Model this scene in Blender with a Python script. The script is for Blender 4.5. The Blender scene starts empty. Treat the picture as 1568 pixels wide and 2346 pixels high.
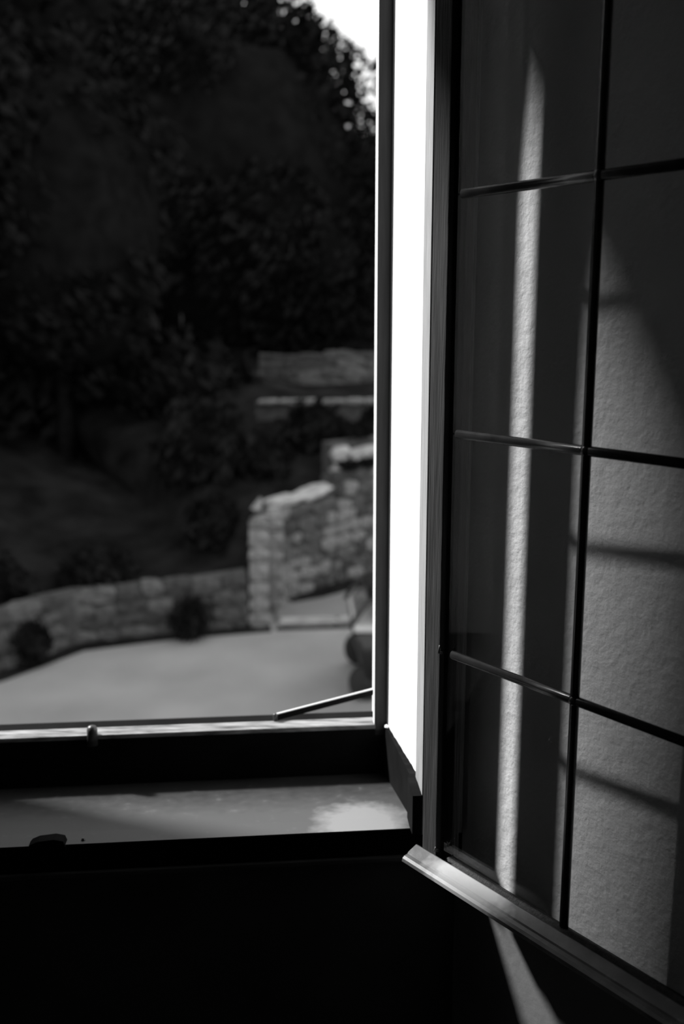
import bpy, bmesh, math, random
from mathutils import Vector, Matrix, noise
S = bpy.context.scene
COL = S.collection
R = math.radians
random.seed(7)

# ---------------------------------------------------------------- camera, sky, sun, exposure
CZ = 4.9                                       # eye height above the road; the window is one floor up
cam_d = bpy.data.cameras.new('camera')
cam = bpy.data.objects.new('camera', cam_d); COL.objects.link(cam)
cam.location = (0, 0, CZ); cam.rotation_euler = (R(90 - 11.1), 0, 0)
cam_d.sensor_fit = 'VERTICAL'; cam_d.sensor_height = 36.0; cam_d.lens = 34.9
cam_d.clip_start = 0.02; cam_d.clip_end = 400
cam_d.dof.use_dof = True; cam_d.dof.focus_distance = 1.22; cam_d.dof.aperture_fstop = 3.4
S.camera = cam

wd = bpy.data.worlds.new('sky'); S.world = wd; wd.use_nodes = True
bg = wd.node_tree.nodes['Background']; bg.inputs[0].default_value = (1, 1, 1, 1); bg.inputs[1].default_value = 1.35

SUN_DIR = Vector((.92, -.38, -.87)).normalized()          # hazy sun from far left, over the hill
sd = bpy.data.lights.new('sun', 'SUN'); sd.energy = 11.0; sd.angle = R(4.4)
sun = bpy.data.objects.new('sun', sd); COL.objects.link(sun); sun.location = (-9, 6, 15)
sun.rotation_euler = SUN_DIR.to_track_quat('-Z', 'Y').to_euler()

vs = S.view_settings
vs.view_transform = 'Standard'; vs.look = 'None'; vs.gamma = 1; vs.use_curve_mapping = False; vs.exposure = 0.0

# ---------------------------------------------------------------- helpers
def mat(name, v, rough=.7, var=0.0, scale=8.0, bump=0.0, bscale=40.0, stretch=(1, 1, 1), metal=0.0, spec=.4, bdist=.01, detail=4, bump2=0.0, b2scale=200.0):
    m = bpy.data.materials.new(name); m.use_nodes = True
    nt = m.node_tree; b = nt.nodes['Principled BSDF']
    b.inputs['Base Color'].default_value = (v, v, v, 1); b.inputs['Roughness'].default_value = rough
    b.inputs['Metallic'].default_value = metal; b.inputs['Specular IOR Level'].default_value = spec
    tc = nt.nodes.new('ShaderNodeTexCoord'); mp = nt.nodes.new('ShaderNodeMapping')
    mp.inputs['Scale'].default_value = stretch; nt.links.new(tc.outputs['Object'], mp.inputs[0])
    if var:
        n = nt.nodes.new('ShaderNodeTexNoise'); n.inputs['Scale'].default_value = scale; n.inputs['Detail'].default_value = detail
        nt.links.new(mp.outputs[0], n.inputs['Vector'])
        r = nt.nodes.new('ShaderNodeValToRGB'); a = max(v * (1 - var), 0); c = min(v * (1 + var), 1)
        r.color_ramp.elements[0].position = .3; r.color_ramp.elements[1].position = .7
        r.color_ramp.elements[0].color = (a, a, a, 1); r.color_ramp.elements[1].color = (c, c, c, 1)
        nt.links.new(n.outputs['Fac'], r.inputs[0]); nt.links.new(r.outputs[0], b.inputs['Base Color'])
    if bump:
        n2 = nt.nodes.new('ShaderNodeTexNoise'); n2.inputs['Scale'].default_value = bscale; n2.inputs['Detail'].default_value = 5
        nt.links.new(mp.outputs[0], n2.inputs['Vector'])
        bp = nt.nodes.new('ShaderNodeBump'); bp.inputs['Strength'].default_value = bump; bp.inputs['Distance'].default_value = bdist
        nt.links.new(n2.outputs['Fac'], bp.inputs['Height']); nt.links.new(bp.outputs[0], b.inputs['Normal'])
        if bump2:
            n3 = nt.nodes.new('ShaderNodeTexNoise'); n3.inputs['Scale'].default_value = b2scale; n3.inputs['Detail'].default_value = 3
            nt.links.new(mp.outputs[0], n3.inputs['Vector'])
            bp2 = nt.nodes.new('ShaderNodeBump'); bp2.inputs['Strength'].default_value = bump2; bp2.inputs['Distance'].default_value = bdist * .4
            nt.links.new(n3.outputs['Fac'], bp2.inputs['Height']); nt.links.new(bp2.outputs[0], bp.inputs['Normal'])
    return m

def glass_mat(name, tint, rough=.02):
    m = bpy.data.materials.new(name); m.use_nodes = True; nt = m.node_tree
    for n in list(nt.nodes): nt.nodes.remove(n)
    o = nt.nodes.new('ShaderNodeOutputMaterial'); mx = nt.nodes.new('ShaderNodeMixShader')
    f = nt.nodes.new('ShaderNodeFresnel'); f.inputs[0].default_value = 1.5
    ge = nt.nodes.new('ShaderNodeNewGeometry'); ir = nt.nodes.new('ShaderNodeMath'); ir.operation = 'MULTIPLY_ADD'
    ir.inputs[1].default_value = 1 / 1.5 - 1.5; ir.inputs[2].default_value = 1.5      # same pane seen from its inner face
    nt.links.new(ge.outputs['Backfacing'], ir.inputs[0]); nt.links.new(ir.outputs[0], f.inputs[0])
    t = nt.nodes.new('ShaderNodeBsdfTransparent'); t.inputs[0].default_value = (tint, tint, tint, 1)
    g = nt.nodes.new('ShaderNodeBsdfGlossy'); g.inputs['Roughness'].default_value = rough
    nt.links.new(f.outputs[0], mx.inputs[0]); nt.links.new(t.outputs[0], mx.inputs[1]); nt.links.new(g.outputs[0], mx.inputs[2])
    nt.links.new(mx.outputs[0], o.inputs[0])
    return m

def link(name, bm, m, parent=None, smooth=False, bevel=0.0):
    if bevel:
        bmesh.ops.bevel(bm, geom=list(bm.edges), offset=bevel, segments=2, affect='EDGES', profile=.6, clamp_overlap=True)
    bmesh.ops.recalc_face_normals(bm, faces=list(bm.faces))
    me = bpy.data.meshes.new(name); bm.to_mesh(me); bm.free()
    if smooth:
        for p in me.polygons: p.use_smooth = True
    me.materials.append(m)
    o = bpy.data.objects.new(name, me); COL.objects.link(o)
    if parent is not None: o.parent = parent; o.matrix_parent_inverse = parent.matrix_world.inverted() if False else Matrix.Identity(4)
    return o

def tag(o, label=None, cat=None, group=None, kind=None):
    if label: o['label'] = label
    if cat: o['category'] = cat
    if group: o['group'] = group
    if kind: o['kind'] = kind
    return o

def empty(name, loc=(0, 0, 0), rz=0.0):
    o = bpy.data.objects.new(name, None); COL.objects.link(o)
    o.location = loc; o.rotation_euler = (0, 0, rz); o.empty_display_size = .1
    return o

def prism(bm, pts, z0, z1):                     # plan polygon raised from z0 to z1
    lo = [bm.verts.new((p[0], p[1], z0)) for p in pts]; hi = [bm.verts.new((p[0], p[1], z1)) for p in pts]
    n = len(pts); bm.faces.new(lo[::-1]); bm.faces.new(hi)
    for i in range(n): bm.faces.new((lo[i], lo[(i + 1) % n], hi[(i + 1) % n], hi[i]))
    return bm

def extr(bm, prof, p0, p1, ax, ay):             # profile in (ax, ay) swept from p0 to p1
    a = [bm.verts.new(p0 + ax * u + ay * v) for u, v in prof]; b = [bm.verts.new(p1 + ax * u + ay * v) for u, v in prof]
    n = len(prof); bm.faces.new(a[::-1]); bm.faces.new(b)
    for i in range(n): bm.faces.new((a[i], a[(i + 1) % n], b[(i + 1) % n], b[i]))
    return bm

def box(bm, x0, x1, y0, y1, z0, z1):
    return prism(bm, [(x0, y0), (x1, y0), (x1, y1), (x0, y1)], z0, z1)

def ball(bm, c, r, sx=1, sy=1, sz=1, seg=12):
    bmesh.ops.create_uvsphere(bm, u_segments=seg, v_segments=max(6, seg // 2 + 2), radius=r,
                              matrix=Matrix.Translation(c) @ Matrix.Diagonal((sx, sy, sz, 1)))
    return bm

def tube(bm, pts, rads, seg=8):
    rings = []
    for i, p in enumerate(pts):
        d = (pts[min(i + 1, len(pts) - 1)] - pts[max(i - 1, 0)]).normalized()
        q = d.to_track_quat('Z', 'Y')
        rings.append([bm.verts.new(p + q @ Vector((rads[i] * math.cos(2 * math.pi * k / seg), rads[i] * math.sin(2 * math.pi * k / seg), 0))) for k in range(seg)])
    for a, b in zip(rings, rings[1:]):
        for k in range(seg): bm.faces.new((a[k], a[(k + 1) % seg], b[(k + 1) % seg], b[k]))
    bm.faces.new(rings[0][::-1]); bm.faces.new(rings[-1])
    return bm

V = Vector
UP = V((0, 0, 1))
# window-local axes: a along the window to the right, b outwards, origin at the right inner jamb corner
W = V((.99566, .0930, 0)); N = V((-.0930, .99566, 0)); O = V((.1125, 1.30, CZ))
def wl(a, b, z=0): return O + W * a + N * b + UP * z
def w2(a, b): p = wl(a, b); return (p.x, p.y)
FL = CZ - 1.62                                  # room floor height
LEFT = -.98                                     # left jamb

# ---------------------------------------------------------------- materials
M_plaster = mat('rough_white_plaster', .62, .9, .12, 5, bump=.38, bscale=60, bdist=.005, bump2=.35, b2scale=170)
M_reveal = mat('whitewash', .78, .9, .06, 9, bump=.25, bscale=30, bdist=.006)
M_room = mat('dim_room_plaster', .40, .9, .1, 4)
M_lower_wall = mat('darkened_lower_wall', .08, .8, .15, 6, bump=.3, bscale=50, bdist=.004)
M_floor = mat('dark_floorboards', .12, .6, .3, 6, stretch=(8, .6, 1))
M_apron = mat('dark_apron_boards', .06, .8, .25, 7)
M_dark = mat('dark_stained_wood', .022, .7, .45, 30, bump=.5, bscale=60, stretch=(9, 9, .35), bdist=.002, spec=.2)
M_jamb = mat('grey_painted_wood', .20, .7, .28, 40, bump=.5, bscale=60, stretch=(9, 9, .35), bdist=.002)
M_outer = mat('weathered_window_paint', .028, .7, .3, 30, stretch=(6, 6, .4))
M_lit_face = mat('sunlit_jamb_face', .6, .7)  # brighter tone painting in the sun on the jamb sides
M_rail = mat('worn_pale_rail', .16, .5, .7, 22, stretch=(1, 6, 6))
M_black = mat('black_side_paint', .005, .85, .3, 20, spec=.04)
M_lead = mat('lead_came', .055, .25, .3, 60, metal=.85)
M_bar = mat('weather_bar_wood', .045, .5, .5, 26, stretch=(1, 1, 1), bump=.3, bscale=60, bdist=.002)
def lit_patch(m, loc, size, v, rough_edge=.5):  # blends a paler patch of painted light into the base colour
    nt = m.node_tree; b = nt.nodes['Principled BSDF']; src = b.inputs['Base Color'].links[0].from_socket
    tc = nt.nodes.new('ShaderNodeTexCoord'); mp = nt.nodes.new('ShaderNodeMapping'); mp.vector_type = 'TEXTURE'
    mp.inputs['Location'].default_value = loc; mp.inputs['Scale'].default_value = size
    nt.links.new(tc.outputs['Object'], mp.inputs[0])
    g = nt.nodes.new('ShaderNodeTexGradient'); g.gradient_type = 'SPHERICAL'; nt.links.new(mp.outputs[0], g.inputs[0])
    n = nt.nodes.new('ShaderNodeTexNoise'); n.inputs['Scale'].default_value = 60; nt.links.new(tc.outputs['Object'], n.inputs['Vector'])
    mu = nt.nodes.new('ShaderNodeMath'); mu.operation = 'MULTIPLY_ADD'; mu.inputs[1].default_value = rough_edge; mu.inputs[2].default_value = -.4 * rough_edge
    nt.links.new(n.outputs['Fac'], mu.inputs[0])
    ad = nt.nodes.new('ShaderNodeMath'); ad.operation = 'ADD'; nt.links.new(g.outputs['Fac'], ad.inputs[0]); nt.links.new(mu.outputs[0], ad.inputs[1])
    r = nt.nodes.new('ShaderNodeValToRGB'); r.color_ramp.elements[0].position = .12; r.color_ramp.elements[1].position = .55
    nt.links.new(ad.outputs[0], r.inputs[0])
    mx = nt.nodes.new('ShaderNodeMixRGB'); mx.inputs[2].default_value = (v, v, v, 1)
    nt.links.new(r.outputs[0], mx.inputs[0]); nt.links.new(src, mx.inputs[1]); nt.links.new(mx.outputs[0], b.inputs['Base Color'])
lit_patch(M_bar, (.105, -.018, .035), (.085, .06, .12), .34)  # sunlit stretch of the bar painted into its colour
M_glass = glass_mat('window_glass', .78)
M_iron = mat('dark_iron', .07, .4, .2, 40, metal=.6)
M_edge = mat('pale_lit_edge', .5, .5)
M_steel = mat('stay_steel', .35, .35, .2, 40, metal=.7)

M_sill = mat('sill_wood_lit_front', .016, .5, .45, 9, stretch=(.8, 3, 1), spec=.35)
lit_patch(M_sill, (-.45, -.03, 0), (2.2, .21, 1), .055, .3)  # front of the sill coloured paler as lit, rear kept dark as shaded
lit_patch(M_sill, (-.085, .02, 0), (.085, .085, 1), .17)  # patch of sun on the sill painted into the wood colour

# ---------------------------------------------------------------- room shell
def struct(name, bm, m, bevel=0.0):
    return tag(link(name, bm, m, None, bevel=bevel), kind='structure')

SPL0 = w2(.054, 0.0)                            # splay starts at the frame ...
SD = V((.559, -.829, 0))
SPL1 = (.4886, .817)               # ... and ends at the room side of the wall
bm = bmesh.new()
prism(bm, [w2(0, .03), w2(-.022, .20), w2(-.022, .34), w2(1.9, .34), (2.0, SPL1[1] + .14), SPL1, SPL0, w2(.054, .03)], CZ - .775, CZ + 1.40)
wall_r = struct('wall_right', bm, M_plaster)
wall_r.data.materials.append(M_reveal)
for p in wall_r.data.polygons:
    c = p.center
    if abs(p.normal.z) < .5 and c.y > 1.34: p.material_index = 1
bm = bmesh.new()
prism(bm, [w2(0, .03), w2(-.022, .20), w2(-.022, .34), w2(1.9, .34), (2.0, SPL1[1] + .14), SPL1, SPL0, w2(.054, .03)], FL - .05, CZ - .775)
struct('wall_right_lower', bm, M_lower_wall)  # lower wall coloured darker to dim the sun streak falling on it
bm = bmesh.new()
LSP0 = w2(LEFT - .062, 0); LSP1 = w2(LEFT - .40, -.46)
prism(bm, [w2(LEFT, .03), w2(LEFT - .062, .03), LSP0, LSP1, (-2.4, LSP1[1]), w2(-2.6, .34), w2(LEFT + .022, .34), w2(LEFT + .022, .20)], FL - .05, CZ + 1.40)
struct('wall_left_of_window', bm, M_room).name = 'wall_left'
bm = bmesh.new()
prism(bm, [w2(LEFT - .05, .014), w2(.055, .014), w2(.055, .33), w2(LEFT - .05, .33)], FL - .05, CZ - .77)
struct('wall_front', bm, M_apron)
bm = bmesh.new()                                # lintel
for pl, zs in (([(LEFT, .03), (0, .03), (-.022, .20), (LEFT + .022, .20)], (.963, 1.11, 1.107, .966)),
               ([(LEFT + .022, .20), (-.022, .20), (-.022, .34), (LEFT + .022, .34)], (.966, 1.107, 1.107, .966))):   # unseen underside sloped to slant the shadow it casts indoors
    lo = [bm.verts.new(wl(a, b, z)) for (a, b), z in zip(pl, zs)]; hi = [bm.verts.new(wl(a, b, 1.40)) for a, b in pl]
    bm.faces.new(lo[::-1]); bm.faces.new(hi)
    for k in range(4): bm.faces.new((lo[k], lo[(k + 1) % 4], hi[(k + 1) % 4], hi[k]))
prism(bm, [w2(LEFT - .06, -.45), w2(.33, -.45), w2(.062, .03), w2(LEFT - .062, .03)], CZ + 1.20, CZ + 1.40)
struct('wall_upper', bm, M_room)
bm = bmesh.new(); box(bm, -2.4, 2.0, -3.2, 1.5, FL - .2, FL); struct('floor', bm, M_floor)
bm = bmesh.new(); box(bm, -2.5, 2.1, -3.2, 1.72, CZ + 1.40, CZ + 1.6); struct('ceiling', bm, M_room)
bm = bmesh.new(); box(bm, -2.4, 2.0, -3.3, -3.2, FL - .2, CZ + 1.6); struct('wall_back', bm, M_room)
bm = bmesh.new(); box(bm, -2.5, -2.4, -3.3, 1.2, FL - .2, CZ + 1.40); struct('wall_side_left', bm, M_room)
bm = bmesh.new(); box(bm, 2.0, 2.1, -3.3, 1.7, FL - .2, CZ + 1.40); struct('wall_side_right', bm, M_room)
bm = bmesh.new()                                # outer facade below and beside the opening
prism(bm, [w2(-6, .30), w2(LEFT + .02, .30), w2(LEFT + .02, .36), w2(-6, .36)], 0, CZ + 3)
prism(bm, [w2(-.02, .345), w2(6, .345), w2(6, .40), w2(-.02, .40)], 0, CZ + 3)
prism(bm, [w2(LEFT + .02, .335), w2(-.02, .335), w2(-.02, .37), w2(LEFT + .02, .37)], 0, CZ - .74)
prism(bm, [w2(LEFT + .02, .345), w2(-.02, .345), w2(-.02, .37), w2(LEFT + .02, .37)], CZ + 1.13, CZ + 3)
struct('wall_facade', bm, M_reveal)

# inner window frame
win1 = tag(empty('window_1', wl(0, 0, -.75)), kind='structure')
I = win1.location
def wpart(name, a0, a1, b0, b1, z0, z1, m, par, bev=.0015):
    bm = bmesh.new(); q = [wl(a, b) - par.location for a, b in ((a0, b0), (a1, b0), (a1, b1), (a0, b1))]
    prism(bm, [(v.x, v.y) for v in q], CZ + z0 - par.location.z, CZ + z1 - par.location.z)
    return link(name, bm, m, par, bevel=bev)
wpart('jamb', -.004, .054, -.0245, .03, -.7106, 1.02, M_jamb, win1)
wpart('jamb', LEFT - .062, LEFT, 0, .03, -.7106, 1.02, M_jamb, win1)
wpart('head_rail', LEFT - .062, .062, 0, .03, 1.02, 1.20, M_dark, win1)
wpart('bottom_rail', LEFT - .062, .062, -.008, .03, -.749, -.7106, M_black, win1)
wpart('moulding', LEFT - .05, .055, -.013, .012, -.757, -.749, M_apron, win1, .002)
# keeper plate of the latch on the bottom rail
bm = bmesh.new()
prof = [(-.030, 0), (-.026, .005), (-.016, .009), (.006, .011), (.018, .008), (.021, 0), (.021, -.012), (-.030, -.012)]
extr(bm, prof, wl(-.515, -.010, -.7106) - I, wl(-.515, .008, -.7106) - I, W, UP)
tag(link('latch_keeper', bm, M_black, win1, bevel=.001), 'black latch keeper')
bm = bmesh.new(); tube(bm, [wl(-.472, .003, -.716) - I, wl(-.472, .003, -.7085) - I, wl(-.472, .003, -.7060) - I], [.0028, .003, .0015])
tag(link('catch_pin', bm, M_iron, win1), 'small iron pin')

# sill board and black side board of the box between the two frames
sill = empty('trim_1', wl(0, 0, -.72)); tag(sill, kind='structure')
sill.rotation_euler = (0, 0, math.atan2(W.y, W.x))
bm = bmesh.new()
prof = [(.030, .0094), (.030, -.020), (.2, -.034), (.2, -.0045)]
extr(bm, prof, V((LEFT, 0, 0)), V((0, 0, 0)), V((0, 1, 0)), UP)
prof = [(-.007, .0096), (-.007, .0110), (.030, .0094), (.030, .0080)]
extr(bm, prof, V((LEFT, 0, 0)), V((0, 0, 0)), V((0, 1, 0)), UP)
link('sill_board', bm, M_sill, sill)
bm = bmesh.new()
rng = random.Random(3)
top = []; n = 26
for i in range(n + 1):
    f = i / n; b = -.0255 + f * .2245; top.append((b, -.650 + .010 * f + rng.uniform(-.001, .001)))
L = wl(0, 0)
def rev_a(b): return -.004 if b < .03 else -.022 * (b - .03) / .17
va, vb, vc, vd = [], [], [], []
for b, z in top:
    a = rev_a(b)
    th = .013 - .009 * max(b, 0) / .2; va.append(bm.verts.new(wl(a - th, b, z))); vb.append(bm.verts.new(wl(a + .001, b, z)))
    vc.append(bm.verts.new(wl(a + .001, b, -.7106 - .07 * b + .0005))); vd.append(bm.verts.new(wl(a - th, b, -.7106 - .07 * b + .0005)))
for i in range(n):
    for p, q in ((va, vb), (vb, vc), (vc, vd), (vd, va)): bm.faces.new((p[i], p[i + 1], q[i + 1], q[i]))
bm.faces.new((va[0], vb[0], vc[0], vd[0])); bm.faces.new((va[-1], vd[-1], vc[-1], vb[-1]))
tag(link('trim_2', bm, M_black), kind='structure')

# outer window frame
win2 = tag(empty('window_2', wl(-.04, .20, -.75)), kind='structure')
I2 = win2.location
wpart('jamb', -.0425, -.0195, .200, .216, -.66, 1.085, M_outer, win2)
wpart('jamb', LEFT + .0195, LEFT + .04, .200, .230, -.66, 1.085, M_outer, win2)
for j in list(win2.children):
    j.data.materials.append(M_lit_face)
    for p in j.data.polygons:
        if abs(p.normal.dot(W)) > .6: p.material_index = 1  # side faces coloured pale as if sunlit, room face kept dark
wpart('head_rail', LEFT + .0195, -.0195, .200, .230, 1.065, 1.12, M_outer, win2)
wpart('bottom_rail', LEFT + .0195, -.0195, .200, .230, -.76, -.648, M_black, win2)
wpart('rail_cap', LEFT + .04, -.040, .199, .231, -.648, -.640, M_rail, win2, .0025)
bm = bmesh.new()
tube(bm, [wl(-.486, .199, -.656) - I2, wl(-.486, .199, -.631) - I2, wl(-.486, .199, -.6255) - I2, wl(-.486, .199, -.6232) - I2], [.0082, .0083, .0066, .002], 14)
tag(link('peg', bm, M_iron, win2, True), 'short round-headed dark peg')
bm = bmesh.new()
q = [(LEFT - .02, .232), (-.0, .232), (-.0, .325), (LEFT - .02, .325)]
prism(bm, [w2(*p) for p in q], CZ - .74, CZ - .668)
tag(link('trim_3', bm, M_black, None, bevel=.004), kind='structure')
# plaster crumb at the foot of the reveal
bm = bmesh.new(); ball(bm, wl(-.0245, .186, -.6385), .0028, 1, 1.5, .8, 8)
for v in bm.verts: v.co += V((rng.uniform(-1, 1), rng.uniform(-1, 1), rng.uniform(-1, 1))) * .001
tag(link('plaster_crumb', bm, M_reveal), 'tiny white plaster crumb on the black board by the outer jamb foot', 'crumb')

# stay rod
stay = empty('window_stay', wl(-.200, .229, -.631))
bm = bmesh.new(); s0 = V((0, 0, 0)); s1 = wl(.10, .40, -.632) - stay.location
extr(bm, [(-.0016, -.0085), (.0016, -.0085), (.0016, .0016), (-.0016, .0016)], s0, s1, UP.cross(s1).normalized(), UP); link('rod', bm, M_black, stay)
bm = bmesh.new(); extr(bm, [(-.0018, .0016), (.0018, .0016), (.0018, .0030), (-.0018, .0030)], s0, s1, UP.cross(s1).normalized(), UP)  # pale strip along the top paints in the light caught there
tag(link('lit_edge', bm, M_edge, stay), 'upper edge painted bright as if sunlit')
bm = bmesh.new(); tube(bm, [V((0, 0, -.008)), V((0, 0, .002)), V((0, 0, .004))], [.0036, .0036, .002], 10); link('pivot', bm, M_iron, stay, True)
bm = bmesh.new(); d = s1.normalized()
tube(bm, [s1 + d * .0, s1 + d * .012 + V((0, 0, .004)), s1 + d * .016 + V((0, 0, .014))], [.0034, .0034, .002], 8); link('hook', bm, M_steel, stay, True)
tag(stay, 'thin steel window stay rod slanting outwards above the pale outer rail', 'stay')

# ---------------------------------------------------------------- open inner casement
C0 = V((.138, 1.20, CZ)); CT = V((.6157, -.788, 0)).normalized(); CN = V((-CT.y * -1, 0, 0))
CN = V((-.788, -.6157, 0)).normalized()
case = empty('casement', C0 + CT * -.043 + UP * -.735)
case.rotation_euler = (0, 0, math.atan2(CT.y, CT.x))
# local axes of the casement: x along the leaf (hinge at 0), y away from the viewer side, z up from its foot
T0 = .043
def cx(t): return t + T0
ZB = .735
rows = [-.698, -.419, -.139, .140, .420, .700, .980]
X_, Y_ = V((1, 0, 0)), V((0, 1, 0))
def stile(prof, name='stile'):
    bm = bmesh.new()
    extr(bm, [(cx(t), -m) for t, m in prof], V((0, 0, 0)), V((0, 0, ZB + 1.03)), X_, Y_)
    return link(name, bm, M_dark, case, bevel=.0012)
stile([(-.037, -.0315), (-.037, .009), (-.011, .009), (-.011, -.0015), (.004, -.006), (.004, -.018), (-.012, -.0315)])
stile([(.390, -.022), (.390, .002), (.403, .010), (.437, .010), (.437, -.022)])
bm = bmesh.new()
extr(bm, [(.022, ZB - .735), (-.010, ZB - .735), (-.010, ZB - .706), (-.003, ZB - .698), (.003, ZB - .698), (.022, ZB - .714)], V((cx(.004), 0, 0)), V((cx(.390), 0, 0)), Y_, UP)
link('bottom_rail', bm, M_dark, case, bevel=.001)
bm = bmesh.new()
extr(bm, [(.022, ZB + 1.03), (-.010, ZB + 1.03), (-.010, ZB + .987), (-.001, ZB + .976), (.022, ZB + .976)], V((cx(.004), 0, 0)), V((cx(.390), 0, 0)), Y_, UP)
link('top_rail', bm, M_dark, case, bevel=.001)
bm = bmesh.new()
wb = [(-.010, -.720), (-.010, -.699), (-.013, -.6975), (-.027, -.7035), (-.0285, -.7055), (-.034, -.7065), (-.0375, -.709), (-.0385, -.713), (-.036, -.7155), (-.030, -.716)]
extr(bm, [(y, ZB + z) for y, z in wb], V((cx(-.045), 0, 0)), V((cx(.437), 0, 0)), Y_, UP)
tag(link('weather_bar', bm, M_bar, case), 'weather bar with painted sunlit patch along the foot')
cols = [(-.0115, .197), (.197, .394)]
for z0, z1 in zip(rows, rows[1:]):
    for t0, t1 in cols:
        bm = bmesh.new(); box(bm, cx(t0) + .001, cx(t1) - .001, -.0012, .0012, ZB + z0 + .001, ZB + z1 - .001)
        link('pane', bm, M_glass, case)
def came(p0, p1):
    bm = bmesh.new(); d = (p1 - p0).normalized(); up = UP if abs(d.z) < .5 else X_
    prof = [(.0050 * math.cos(2 * math.pi * k / 12), .0056 * math.sin(2 * math.pi * k / 12)) for k in range(12)]
    extr(bm, prof, p0, p1, Y_, up)
    return link('lead_came', bm, M_lead, case, True)
for z in rows[1:-1]: came(V((cx(.003), 0, ZB + z)), V((cx(.393), 0, ZB + z)))
came(V((cx(.197), 0, ZB + rows[0])), V((cx(.197), 0, ZB + rows[-1])))
for z in rows[1:-1]:
    bm = bmesh.new(); ball(bm, V((cx(.197), -.001, ZB + z)), .0072, 1.05, .8, .95, 12)
    link('solder_joint', bm, M_lead, case, True)
for z in (.28, .95, 1.30):                      # hinge knuckles on the pivot edge
    bm = bmesh.new(); tube(bm, [V((-.001, .020, z - .03)), V((-.001, .020, z + .03))], [.0045, .0045], 10); link('hinge', bm, M_iron, case, True)
for z, h in ((ZB - .417, .012), (ZB - .690, .008)):
    bm = bmesh.new(); tube(bm, [V((cx(-.006), -.010, z)), V((cx(-.006), -.015, z + .002)), V((cx(-.004), -.016, z + h))], [.002, .002, .001], 8)
    tag(link('clip', bm, M_iron, case, True), 'small bent glazing clip')
tag(case, 'open dark wooden casement with leaded panes swung in against the plaster', 'window')

# ---------------------------------------------------------------- outdoors
M_road = mat('pale_gravel_road', .25, .9, .16, .7, bump=.5, bscale=14, bdist=.03, detail=8)
M_path = mat('upper_lane', .17, .9, .15, .8)
M_hill = mat('dark_forest_floor', .014, .95, spec=0.0, var=.5, scale=1.5, bump=.6, bscale=3, bdist=.2)
M_mortar = mat('dark_mortar', .055, .95, .3, 6)
M_stone = [mat('stone_grey', .075, .9, .45, 3, bump=.8, bscale=9, bdist=.05), mat('stone_dark', .05, .9, .5, 3, bump=.8, bscale=9, bdist=.05), mat('stone_pale', .10, .9, .4, 3, bump=.8, bscale=9, bdist=.05)]
M_bright = mat('bleached_stone', .38, .9, .35, 3, bump=.7, bscale=8, bdist=.04)
M_pale = mat('pale_pillar_stone', .20, .9, .4, 3, bump=.7, bscale=8, bdist=.04)
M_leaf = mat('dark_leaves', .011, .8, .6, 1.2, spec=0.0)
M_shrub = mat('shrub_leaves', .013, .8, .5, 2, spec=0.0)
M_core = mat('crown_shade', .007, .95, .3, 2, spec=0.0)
M_bark = mat('bark', .012, .95, .4, 6, spec=0.0, bump=.7, bscale=10, bdist=.03)

bm = bmesh.new(); box(bm, -40, 40, 1.72, 60, -.3, 0); tag(link('road', bm, M_road), kind='structure')
bm = bmesh.new(); prism(bm, [(-1.05, 15.52), (7, 16.15), (7, 27), (3.2, 21.6), (-1.15, 16.6)], -.05, .09); tag(link('lane', bm, M_path), kind='structure')

# wooded hillside: loft from the foot of the walls outwards
foot = [(-26, 3.5, .2), (-18, 6.2, .3), (-11, 9.6, .4), (-7.6, 11.2, .5), (-5.1, 13.6, .6), (-4.3, 14.9, .6), (-2.7, 15.5, .6), (-1.55, 15.9, .7), (-1.5, 16.9, 1.6), (-.2, 18.4, 1.9), (.9, 19.6, 2.3), (3.4, 22.2, 2.3), (9, 28, 2.3)]
offs = [0, .8, 2, 4, 7, 11, 16, 24, 34]
bm = bmesh.new(); grid = []
for i, (x, y, h) in enumerate(foot):
    p0 = V(foot[max(i - 1, 0)][:2]); p1 = V(foot[min(i + 1, len(foot) - 1)][:2]); d = (p1 - p0).normalized(); nn = V((-d.y, d.x))
    nn = (nn + V((-.35, .9))).normalized()
    k = min(1, max(0, (-2.5 - x) / 6)); row = []
    for o in offs:
        g = .17 * o if o < 11 else .17 * 11 + .34 * (o - 11)
        z = h + g * (1 + 1.5 * k) + .5 * noise.noise(V((x * .3, o * .4, 1))) * min(1, o)
        row.append(bm.verts.new((x + nn.x * o, y + nn.y * o, z)))
    grid.append(row)
for r0, r1 in zip(grid, grid[1:]):
    for j in range(len(offs) - 1): bm.faces.new((r0[j], r1[j], r1[j + 1], r0[j + 1]))
for r0, r1 in zip(grid, grid[1:]):
    a, b = r0[0], r1[0]
    bm.faces.new((bm.verts.new((a.co.x, a.co.y, -.1)), bm.verts.new((b.co.x, b.co.y, -.1)), b, a))
tag(link('hillside', bm, M_hill, None, True), kind='structure')

vp = [(-7.6, 10.5), (-4.95, 13.45), (-4.12, 14.6), (-2.6, 15.15), (-1.2, 15.4)]
bm = bmesh.new()
prism(bm, [(x + .42 * (1 - i / 5), y - .55 + .06 * i) for i, (x, y) in enumerate(vp)] + [(x, y + .2) for x, y in vp[::-1]], -.05, .012)
tag(link('wall_foot_shadow', bm, M_hill), kind='structure')  # dark ground strip laid as shadow along the foot of the low wall
bm = bmesh.new()                                # dark strip for grass and painted-in shade at the retaining wall's foot
prism(bm, [(-.85, 16.45), (-.35, 16.75), (.62, 17.72), (5.0, 22.4), (4.9, 23.4), (.6, 18.55), (-.1, 17.75), (-.4, 17.4), (-.95, 16.62)], .0, .10)
tag(link('shaded_grass_strip', bm, M_hill), kind='structure')
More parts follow.
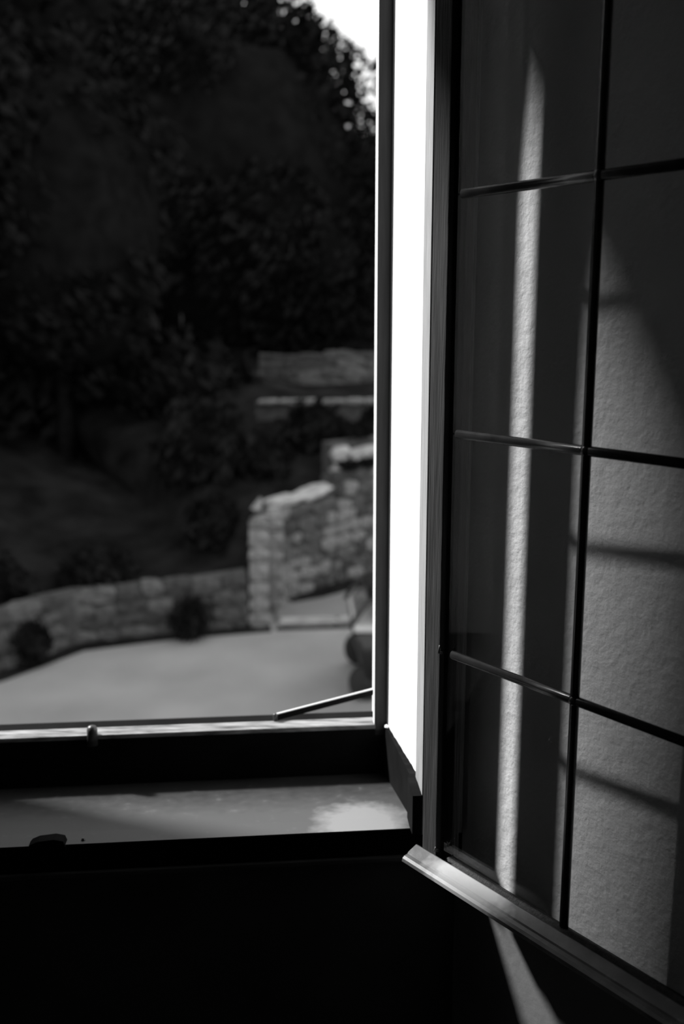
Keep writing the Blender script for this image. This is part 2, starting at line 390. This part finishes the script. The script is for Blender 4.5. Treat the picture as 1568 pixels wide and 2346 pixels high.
# stones
def stone_mesh(seed):
    r = random.Random(seed); bm = bmesh.new(); bmesh.ops.create_cube(bm, size=1.0)
    bmesh.ops.subdivide_edges(bm, edges=list(bm.edges), cuts=1, use_grid_fill=True)
    for v in bm.verts:
        k = sum(abs(c) > .4 for c in v.co); f = {3: .84, 2: .95, 1: 1.0}.get(k, 1)
        v.co = V(c * (f + r.uniform(-.13, .13)) for c in v.co)
    me = bpy.data.meshes.new('stone'); bm.to_mesh(me); bm.free()
    return me
STONES = []
for i in range(9):
    me = stone_mesh(i); me.materials.append(M_stone[i % 3]); STONES.append(me)
PALE = []
for i in range(4):
    me = stone_mesh(50 + i); me.materials.append(M_pale); PALE.append(me)

BRIGHT = []
for i in range(4):
    me = stone_mesh(70 + i); me.materials.append(M_bright); BRIGHT.append(me)

def put_stone(par, p, size, rz, meshes, rng, name='stone'):
    o = bpy.data.objects.new(name, rng.choice(meshes)); COL.objects.link(o); o.parent = par
    o.location = p - par.location; o.scale = size; o.rotation_euler = (rng.uniform(-.06, .06), rng.uniform(-.16, .16) if name == 'stone' else rng.uniform(-.03, .03), rz)
    return o

def stone_wall(name, label, pts, tops, base, depth, ch, ln, seed, meshes=STONES, coping=None):
    """pts: plan polyline, tops: height at each point"""
    rng = random.Random(seed)
    root = empty(name, (pts[0][0], pts[0][1], base)); tag(root, label, 'wall')
    P = [V((x, y, 0)) for x, y in pts]; seglen = [(b - a).length for a, b in zip(P, P[1:])]; tot = sum(seglen)
    def at(s):
        i = 0
        while i < len(seglen) - 1 and s > seglen[i]: s -= seglen[i]; i += 1
        f = s / seglen[i]; d = (P[i + 1] - P[i]).normalized()
        return P[i].lerp(P[i + 1], f), d, tops[i] + (tops[i + 1] - tops[i]) * f
    bm = bmesh.new(); n = max(2, int(tot / .5)); pr = None
    for i in range(n + 1):
        p, d, t = at(tot * i / n); q = V((-d.y, d.x, 0))
        ring = [bm.verts.new(V((v.x, v.y, z)) - root.location) for v, z in ((p + q * .07, base - .05), (p + q * depth, base - .05), (p + q * depth, t - .05), (p + q * .07, t - .05))]
        if pr:
            for k in range(4): bm.faces.new((pr[k], ring[k], ring[(k + 1) % 4], pr[(k + 1) % 4]))
        else: bm.faces.new(ring)
        pr = ring
    bm.faces.new(pr[::-1])
    link('mortar_core', bm, M_mortar, root)
    z = base; c = 0
    while True:
        h = ch * rng.uniform(.85, 1.15); s = -rng.uniform(0, ln * .5); any_ = False
        while s < tot - .05:
            l = ln * rng.uniform(.5, 1.7); a = max(s, 0); b = min(s + l, tot); s += l
            if b - a < .08: continue
            p, d, t = at((a + b) / 2)
            if z + h * .5 > t: continue
            any_ = True; hh = min(h, t - z); q = V((-d.y, d.x, 0))
            put_stone(root, p + q * (.12 + rng.uniform(-.03, .03)) + UP * (z + hh / 2 + rng.uniform(-.03, .03)), ((b - a) * 1.0, .26, hh * rng.uniform(.85, 1.15)), math.atan2(d.y, d.x), meshes, rng)
        z += h; c += 1
        if not any_ or c > 40: break
    if coping:
        s = 0
        while s < tot - .1:
            b = min(s + coping * rng.uniform(.8, 1.2), tot); p, d, t = at((s + b) / 2); _, _, t0 = at(s + .01); _, _, t1 = at(b - .01); q = V((-d.y, d.x, 0))
            o = put_stone(root, p + q * depth * .5 + UP * (t + .03), ((b - s) * .99, depth + .06, .11), math.atan2(d.y, d.x), BRIGHT, rng, 'coping_stone')
            o.rotation_euler = (0, -math.atan2(t1 - t0, b - s), math.atan2(d.y, d.x)); s = b
    return root

stone_wall('low_wall', 'low curving rubble wall bordering the road on the left', [(-7.2, 10.6), (-4.76, 13.3), (-4.07, 14.4), (-2.64, 15.0), (-1.50, 15.28)], [.8, .85, .88, .84, .95], 0, .4, .21, .36, 1)
stone_wall('retaining_wall', 'tall stone retaining wall with sloping coping beside the lane', [(-1.05, 16.55), (-.40, 17.35), (-.10, 17.7)], [1.75, 1.80, 1.98], .05, .4, .23, .38, 2, STONES + PALE * 2, coping=.7)
stone_wall('retaining_wall', 'taller right end of the stone retaining wall below the pale terrace wall', [(-.08, 17.72), (.61, 18.5), (4.8, 23.3)], [2.12, 2.13, 2.2], .05, .4, .24, .42, 3, STONES + PALE * 2)
stone_wall('terrace_wall', 'short pale stone terrace wall stepped above the tall retaining wall', [(-.15, 18.45), (.7, 19.05), (4.4, 23.6)], [2.63, 2.65, 2.7], 1.95, .4, .27, .5, 4, BRIGHT)
stone_wall('upper_wall', 'distant upper rubble wall high under the dark trees', [(-2.1, 25.6), (.2, 25.9), (6.5, 27.3)], [3.95, 4.05, 4.1], 2.8, .4, .26, .5, 5)
# thin pale ledge of the terrace
led = empty('terrace_ledge', (-1.85, 21.9, 2.70)); tag(led, 'thin pale stone ledge running across the dark terrace bank', 'ledge')
rng = random.Random(9); x = 0
while x < 3.2:
    l = rng.uniform(.35, .6); put_stone(led, led.location + V((x + l / 2, x * .05, .38)), (l * .98, .4, .10), .05, PALE, rng, 'ledge_stone'); x += l
bm = bmesh.new(); box(bm, -.05, 3.3, .02, .35, -.25, .36); link('ledge_core', bm, M_mortar, led)

# kerb of the lane
kerb = empty('kerb', (-1.05, 15.36, 0)); tag(kerb, 'low stone kerb between the road and the upper lane', 'kerb')
x = 0
while x < 6:
    l = rng.uniform(.7, 1.0); put_stone(kerb, kerb.location + V((x + l / 2, (x + l / 2) * .10, .075)), (l * 1.0, .16, .13), .10, BRIGHT, rng, 'kerbstone'); x += l

bm = bmesh.new(); prism(bm, [(0, -.20), (6, .40), (6, .52), (0, -.08)], .0, .02); link('kerb_shade', bm, M_hill, kerb)  # dark strip before the kerb stands in for its shaded face
# two gate pillars
def pillar(x, y, w, h, label, cap, seed):
    root = empty('gate_pillar', (x, y, 0)); tag(root, label, 'pillar'); rng = random.Random(seed); z = 0
    while z < h - .05:
        hh = min(rng.uniform(.22, .34), h - z)
        put_stone(root, V((x, y, z + hh / 2)), (w * rng.uniform(.94, 1.06), w, hh * .98), rng.uniform(-.05, .05), PALE, rng, 'block'); z += hh
    bm = bmesh.new()
    if cap == 'ball': ball(bm, V((0, 0, h + w * .28)), w * .45, 1, 1, .85, 12); ball(bm, V((0, 0, h + .03)), w * .6, 1, 1, .25, 12)
    else:
        tube(bm, [V((0, 0, h)), V((0, 0, h + .08)), V((-.03, 0, h + .2)), V((.05, 0, h + .38))], [w * .55, w * .42, w * .3, w * .1], 8)
    link('cap', bm, M_pale, root, True)
pillar(-1.33, 15.42, .30, 1.72, 'pale stone gate pillar with a tapering finial at the end of the low wall', 'spike', 3)
pillar(-1.15, 16.3, .32, 1.62, 'rounded-top pale pillar at the start of the sloping coping', 'ball', 4)

# trees
def leaf_mesh(name, n, shape, size, m, seed, core=None):
    rng = random.Random(seed); vs_, fs = [], []
    for i in range(n):
        p = shape(rng); s = size * rng.uniform(.6, 1.5)
        a = V((rng.uniform(-1, 1), rng.uniform(-1, 1), rng.uniform(-1, 1))).normalized(); b = a.orthogonal().normalized(); c = a.cross(b)
        k = len(vs_)
        vs_ += [p - b * s, p - c * s * .45 + b * s * .1, p + b * s, p + c * s * .45 - b * s * .1]; fs.append((k, k + 1, k + 2, k + 3))
    me = bpy.data.meshes.new(name); me.from_pydata([tuple(v) for v in vs_], [], fs); me.materials.append(m)
    return me

def cone_shape(h, r, z0, pw=.85):
    tiers = 15
    def f(rng):
        while True:
            u = rng.random() ** 1.25; z = z0 + (h - z0) * u
            rr = r * (1 - u) ** pw * (.72 + .28 * math.cos(u * tiers * 2 * math.pi) ** 2)
            a = rng.uniform(0, 2 * math.pi); lob = 1 + .16 * math.sin(a * 7 + u * 23) + .10 * math.sin(a * 13 - u * 31)
            q = rr * lob * (rng.uniform(.62, 1.02))
            return V((q * math.cos(a), q * math.sin(a), z - .22 * q + rng.uniform(-.15, .15)))
    return f
def round_shape(h, r, z0):
    rg = random.Random(5); cl = []
    for i in range(46):
        a = rg.uniform(0, 2 * math.pi); t = rg.uniform(-1, 1); q = math.sqrt(1 - t * t)
        cl.append((V((q * math.cos(a) * r * .8, q * math.sin(a) * r * .8, (z0 + h) / 2 + t * (h - z0) * .42)), rg.uniform(.2, .34) * r))
    def f(rng):
        c, s = rng.choice(cl); d = V((rng.gauss(0, 1), rng.gauss(0, 1), rng.gauss(0, 1))).normalized() * s * rng.uniform(.7, 1.05)
        return c + d
    return f

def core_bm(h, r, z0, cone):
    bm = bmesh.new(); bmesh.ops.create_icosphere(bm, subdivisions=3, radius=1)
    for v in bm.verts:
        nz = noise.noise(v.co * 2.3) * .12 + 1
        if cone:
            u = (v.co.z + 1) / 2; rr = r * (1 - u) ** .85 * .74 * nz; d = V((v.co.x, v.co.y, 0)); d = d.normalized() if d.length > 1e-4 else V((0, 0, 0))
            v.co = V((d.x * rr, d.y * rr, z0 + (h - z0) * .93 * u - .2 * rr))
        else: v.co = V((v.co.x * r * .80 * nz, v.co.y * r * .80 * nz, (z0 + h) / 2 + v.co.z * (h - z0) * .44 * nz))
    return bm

def make_tree(name, h, r, z0, cone, n, size, seed):
    root = empty(name)
    bm = bmesh.new(); tube(bm, [V((0, 0, -.6)), V((.05, 0, h * .3)), V((0, .05, h * .6)), V((0, 0, h * .9))], [.34, .27, .17, .05], 9); link('trunk', bm, M_bark, root, True)
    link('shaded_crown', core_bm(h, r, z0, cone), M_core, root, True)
    me = leaf_mesh('foliage', n, (cone_shape if cone else round_shape)(h, r, z0), size, M_leaf, seed)
    o = bpy.data.objects.new('foliage', me); COL.objects.link(o); o.parent = root; o['kind'] = 'stuff'
    return root
def dup(root, name=None):
    r = root.copy(); COL.objects.link(r)
    for ch in root.children:
        c = ch.copy(); COL.objects.link(c); c.parent = r
    return r

big = make_tree('broadleaf_tree', 13.0, 6.0, .4, False, 36000, .15, 1)
big.location = (-4.0, 32.2, 1.3)
tag(big, 'big dark tree whose ragged right shoulder stands against the white sky', 'tree')
spr2 = make_tree('conifer', 17, 4.6, .8, True, 9000, .25, 2)
oak = make_tree('broadleaf_tree', 13, 4.3, 1.6, False, 9000, .22, 3)
spots = [(spr2, -8.6, 24.5, 2.6, 1.05, 0.3, 'dark conifer left of the big ragged tree, rising past the top edge'),
         (oak, -5.9, 21.2, 2.2, .62, 1.2, 'rounded dark tree standing behind the middle of the low wall'),
         (oak, -9.2, 18.6, 2.4, .85, 2.1, 'broad dark tree filling the left edge above the low wall'),
         (spr2, -12.5, 23.0, 4.6, 1.15, .9, 'dark conifer furthest left on the wooded slope'),
         (oak, -9.0, 47.0, 5.2, 1.25, .2, 'dim rounded tree far behind the dark conifers'),
         (spr2, -13.0, 16.5, 3.2, 1.2, 2.2, 'conifer beyond the left edge beside the road bend'),
         (spr2, -17.5, 19.5, 6.4, 1.25, 1.7, 'conifer high on the slope beyond the left edge'),
         (oak, -12.2, 13.2, 2.2, 1.0, .5, 'broad tree beyond the left edge close to the road'),
         (spr2, -20.0, 24.5, 8.6, 1.25, .1, 'conifer on the ridge beyond the left edge'),
         (oak, -11.5, 44.0, 6.0, 1.35, 1.1, 'dim rounded tree deep behind the left conifers'),
         (oak, 2.2, 38.5, 3.6, .66, 2.5, 'smaller dim tree far behind the big ragged tree, lower on the right')]
seen = {}
for src, x, y, z, s, a, lab in spots:
    if src.name not in seen: seen[src.name] = 1; o = src
    else: o = dup(src)
    o.location = (x, y, z); o.scale = (s, s, s); o.rotation_euler = (0, 0, a * 2)
    tag(o, lab, 'tree', 'trees of the wooded slope')

# shrubs on the terraces and along the low wall
def blob_shape(r, h):
    def f(rng):
        d = V((rng.gauss(0, 1), rng.gauss(0, 1), rng.gauss(0, 1))).normalized() * rng.uniform(.7, 1.05)
        d *= 1 + .15 * math.sin(d.x * 9 + d.y * 7)
        return V((d.x * r, d.y * r, h / 2 + d.z * h / 2))
    return f
def make_shrub():
    root = empty('shrub'); me = leaf_mesh('foliage', 900, blob_shape(.5, .8), .07, M_shrub, 8)
    o = bpy.data.objects.new('foliage', me); COL.objects.link(o); o.parent = root; o['kind'] = 'stuff'
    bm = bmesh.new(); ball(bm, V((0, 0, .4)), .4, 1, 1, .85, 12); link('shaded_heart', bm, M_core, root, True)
    return root
sh = make_shrub()
shrubs = [(.62, 20.6, 2.35, .55, .95, 'round dark shrub on the terrace beside the window jamb'),
          (-.02, 20.2, 2.35, .36, .7, 'smaller dark shrub left of the round one on the terrace'),
          (.35, 18.95, 2.62, .55, .42, 'low scrubby growth along the pale terrace wall top'),
          (-1.45, 18.5, 1.8, 1.0, 1.2, 'dark bush above the sloping coping'),
          (-2.25, 17.0, .8, 1.0, 1.3, 'dark bush behind the gate pillar with the finial'),
          (-2.35, 14.72, .0, .62, .82, 'dark bush growing before the right end of the low wall'),
          (-3.9, 15.3, .5, 1.2, 1.0, 'dark bush leaning over the low wall'),
          (-5.3, 14.5, .4, 1.2, 1.2, 'dark bush above the left stretch of the low wall'),
          (-4.42, 13.55, .0, .5, .85, 'dark bush in front of the left stretch of the low wall'),
          (-.6, 20.2, 2.0, 1.3, 1.5, 'broad dark bush between the sloping coping and the ledge'),
          (-2.6, 18.6, 1.6, 1.8, 2.2, 'large dark bush left of the sloping coping'),
          (-3.9, 22.6, 2.4, 2.6, 2.6, 'largest dark bush left of the thin pale ledge'),
          (-2.9, 24.8, 2.8, 1.5, 1.6, 'dark bush at the left end of the upper rubble wall'),
          (.14, 18.06, 2.13, .42, .26, 'flat dark tuft added as shade on the retaining wall top, left of its two neighbours'),  # three tufts added to draw the shadow line at the terrace wall's base
          (.50, 18.46, 2.13, .44, .24, 'flat dark tuft added as shade on the retaining wall top, the middle of three'),
          (.88, 18.88, 2.14, .46, .26, 'flat dark tuft added as shade on the retaining wall top, nearest the window jamb')]
for i, (x, y, z, s, sz, lab) in enumerate(shrubs):
    o = sh if i == 0 else dup(sh)
    o.location = (x, y, z); o.scale = (s, s, sz); o.rotation_euler = (0, 0, i * 1.3); tag(o, lab, 'bush', 'bushes around the stone walls')

# parked car, its tail showing left of the window jamb
M_paint = mat('dark_car_paint', .012, .3, .1, 4, spec=.5)
M_cglass = glass_mat('car_glass', .85)
M_waist = mat('pale_car_band', .45, .35)
M_tyre = mat('tyre', .015, .85)
M_chrome = mat('chrome', .6, .2, metal=.9)
car = empty('car', (.17, 12.15, 0), .04); tag(car, 'dark small car parked on the road, tail showing beside the window jamb', 'car')
def section(bm, prof, y0, y1, inset=.08):
    mid = []
    for y, k in ((y0, inset), (y0 + .12, 0), (y1 - .12, 0), (y1, inset)):
        cx_ = sum(p[0] for p in prof) / len(prof); cz_ = sum(p[1] for p in prof) / len(prof)
        mid.append([bm.verts.new((p[0] + (cx_ - p[0]) * k * .35, y, p[1] + (cz_ - p[1]) * k)) for p in prof])
    n = len(prof)
    for a, b in zip(mid, mid[1:]):
        for i in range(n): bm.faces.new((a[i], a[(i + 1) % n], b[(i + 1) % n], b[i]))
    bm.faces.new(mid[0][::-1]); bm.faces.new(mid[-1])
low = [(.12, .30), (.07, .46), (.04, .62), (-.02, .80), (-.03, .92), (.08, .955), (.5, .98), (2.6, .96), (3.3, .86), (3.75, .76), (3.86, .6), (3.85, .36), (3.75, .26), (3.5, .24), (.4, .24)]
bm = bmesh.new(); section(bm, low, 0, 1.58); link('body', bm, M_paint, car, True)
pil = [(-.06, .97), (.0, 1.08), (.08, 1.20), (.18, 1.29), (.34, 1.355), (1.5, 1.38), (2.05, 1.31), (2.45, 1.14), (2.8, .95)]
for y in (.10, 1.48):
    bm = bmesh.new(); tube(bm, [V((x, y + (.06 if y < 1 else -.06) * (z - .95) / .4, z)) for x, z in pil], [.034] * 9, 8); link('roof_rail', bm, M_paint, car, True)
    for x0, x1 in ((.9, .92), (1.62, 1.60)):
        bm = bmesh.new(); tube(bm, [V((x0, y, .95)), V((x1, y + (.05 if y < 1 else -.05), 1.34))], [.03, .03], 8); link('pillar', bm, M_paint, car, True)
bm = bmesh.new()
rp = pil[3:7]
extr(bm, [(x, z + .03) for x, z in rp] + [(x, z - .01) for x, z in rp[::-1]], V((0, .14, 0)), V((0, 1.44, 0)), V((1, 0, 0)), UP); link('roof', bm, M_paint, car, True)
bm = bmesh.new(); extr(bm, [(-.02, .97), (.19, 1.29), (.20, 1.28), (-.01, .965)], V((0, .15, 0)), V((0, 1.43, 0)), V((1, 0, 0)), UP); link('rear_window', bm, M_cglass, car)
bm = bmesh.new(); extr(bm, [(2.07, 1.30), (2.78, .96), (2.77, .945), (2.06, 1.285)], V((0, .15, 0)), V((0, 1.43, 0)), V((1, 0, 0)), UP); link('windscreen', bm, M_cglass, car)
def panel(name, pts, y, m):
    bm = bmesh.new(); a = [bm.verts.new((x, y, z)) for x, z in pts]; b = [bm.verts.new((x, y + .03, z)) for x, z in pts]; n = len(pts)
    bm.faces.new(a); bm.faces.new(b[::-1])
    for i in range(n): bm.faces.new((a[i], b[i], b[(i + 1) % n], a[(i + 1) % n]))
    return link(name, bm, m, car)
panel('side_window', [(.32, .99), (.42, 1.12), (.60, 1.22), (.85, 1.28), (.85, .99)], .07, M_cglass)
panel('side_window', [(.91, .99), (.91, 1.29), (1.55, 1.30), (1.55, .99)], .07, M_cglass)
panel('side_window', [(1.61, .99), (1.61, 1.30), (2.02, 1.25), (2.5, .99)], .07, M_cglass)
bm = bmesh.new(); box(bm, -.02, 2.9, -.012, 1.59, .945, 1.02); tag(link('waist_panel', bm, M_waist, car, bevel=.02), 'pale waist panel')  # paler band along the top of the body
for x in (.15, 3.05):
    for y in (.02, 1.38):
        bm = bmesh.new(); tube(bm, [V((x, y, .23)), V((x, y + .02, .23)), V((x, y + .16, .23)), V((x, y + .18, .23))], [.20, .23, .23, .20], 24)
        w_ = link('wheel', bm, M_tyre, car, True)
        bm = bmesh.new(); tube(bm, [V((x, y - .008, .23)), V((x, y + .19, .23))], [.06, .06], 16); link('hubcap', bm, M_tyre, w_, True)
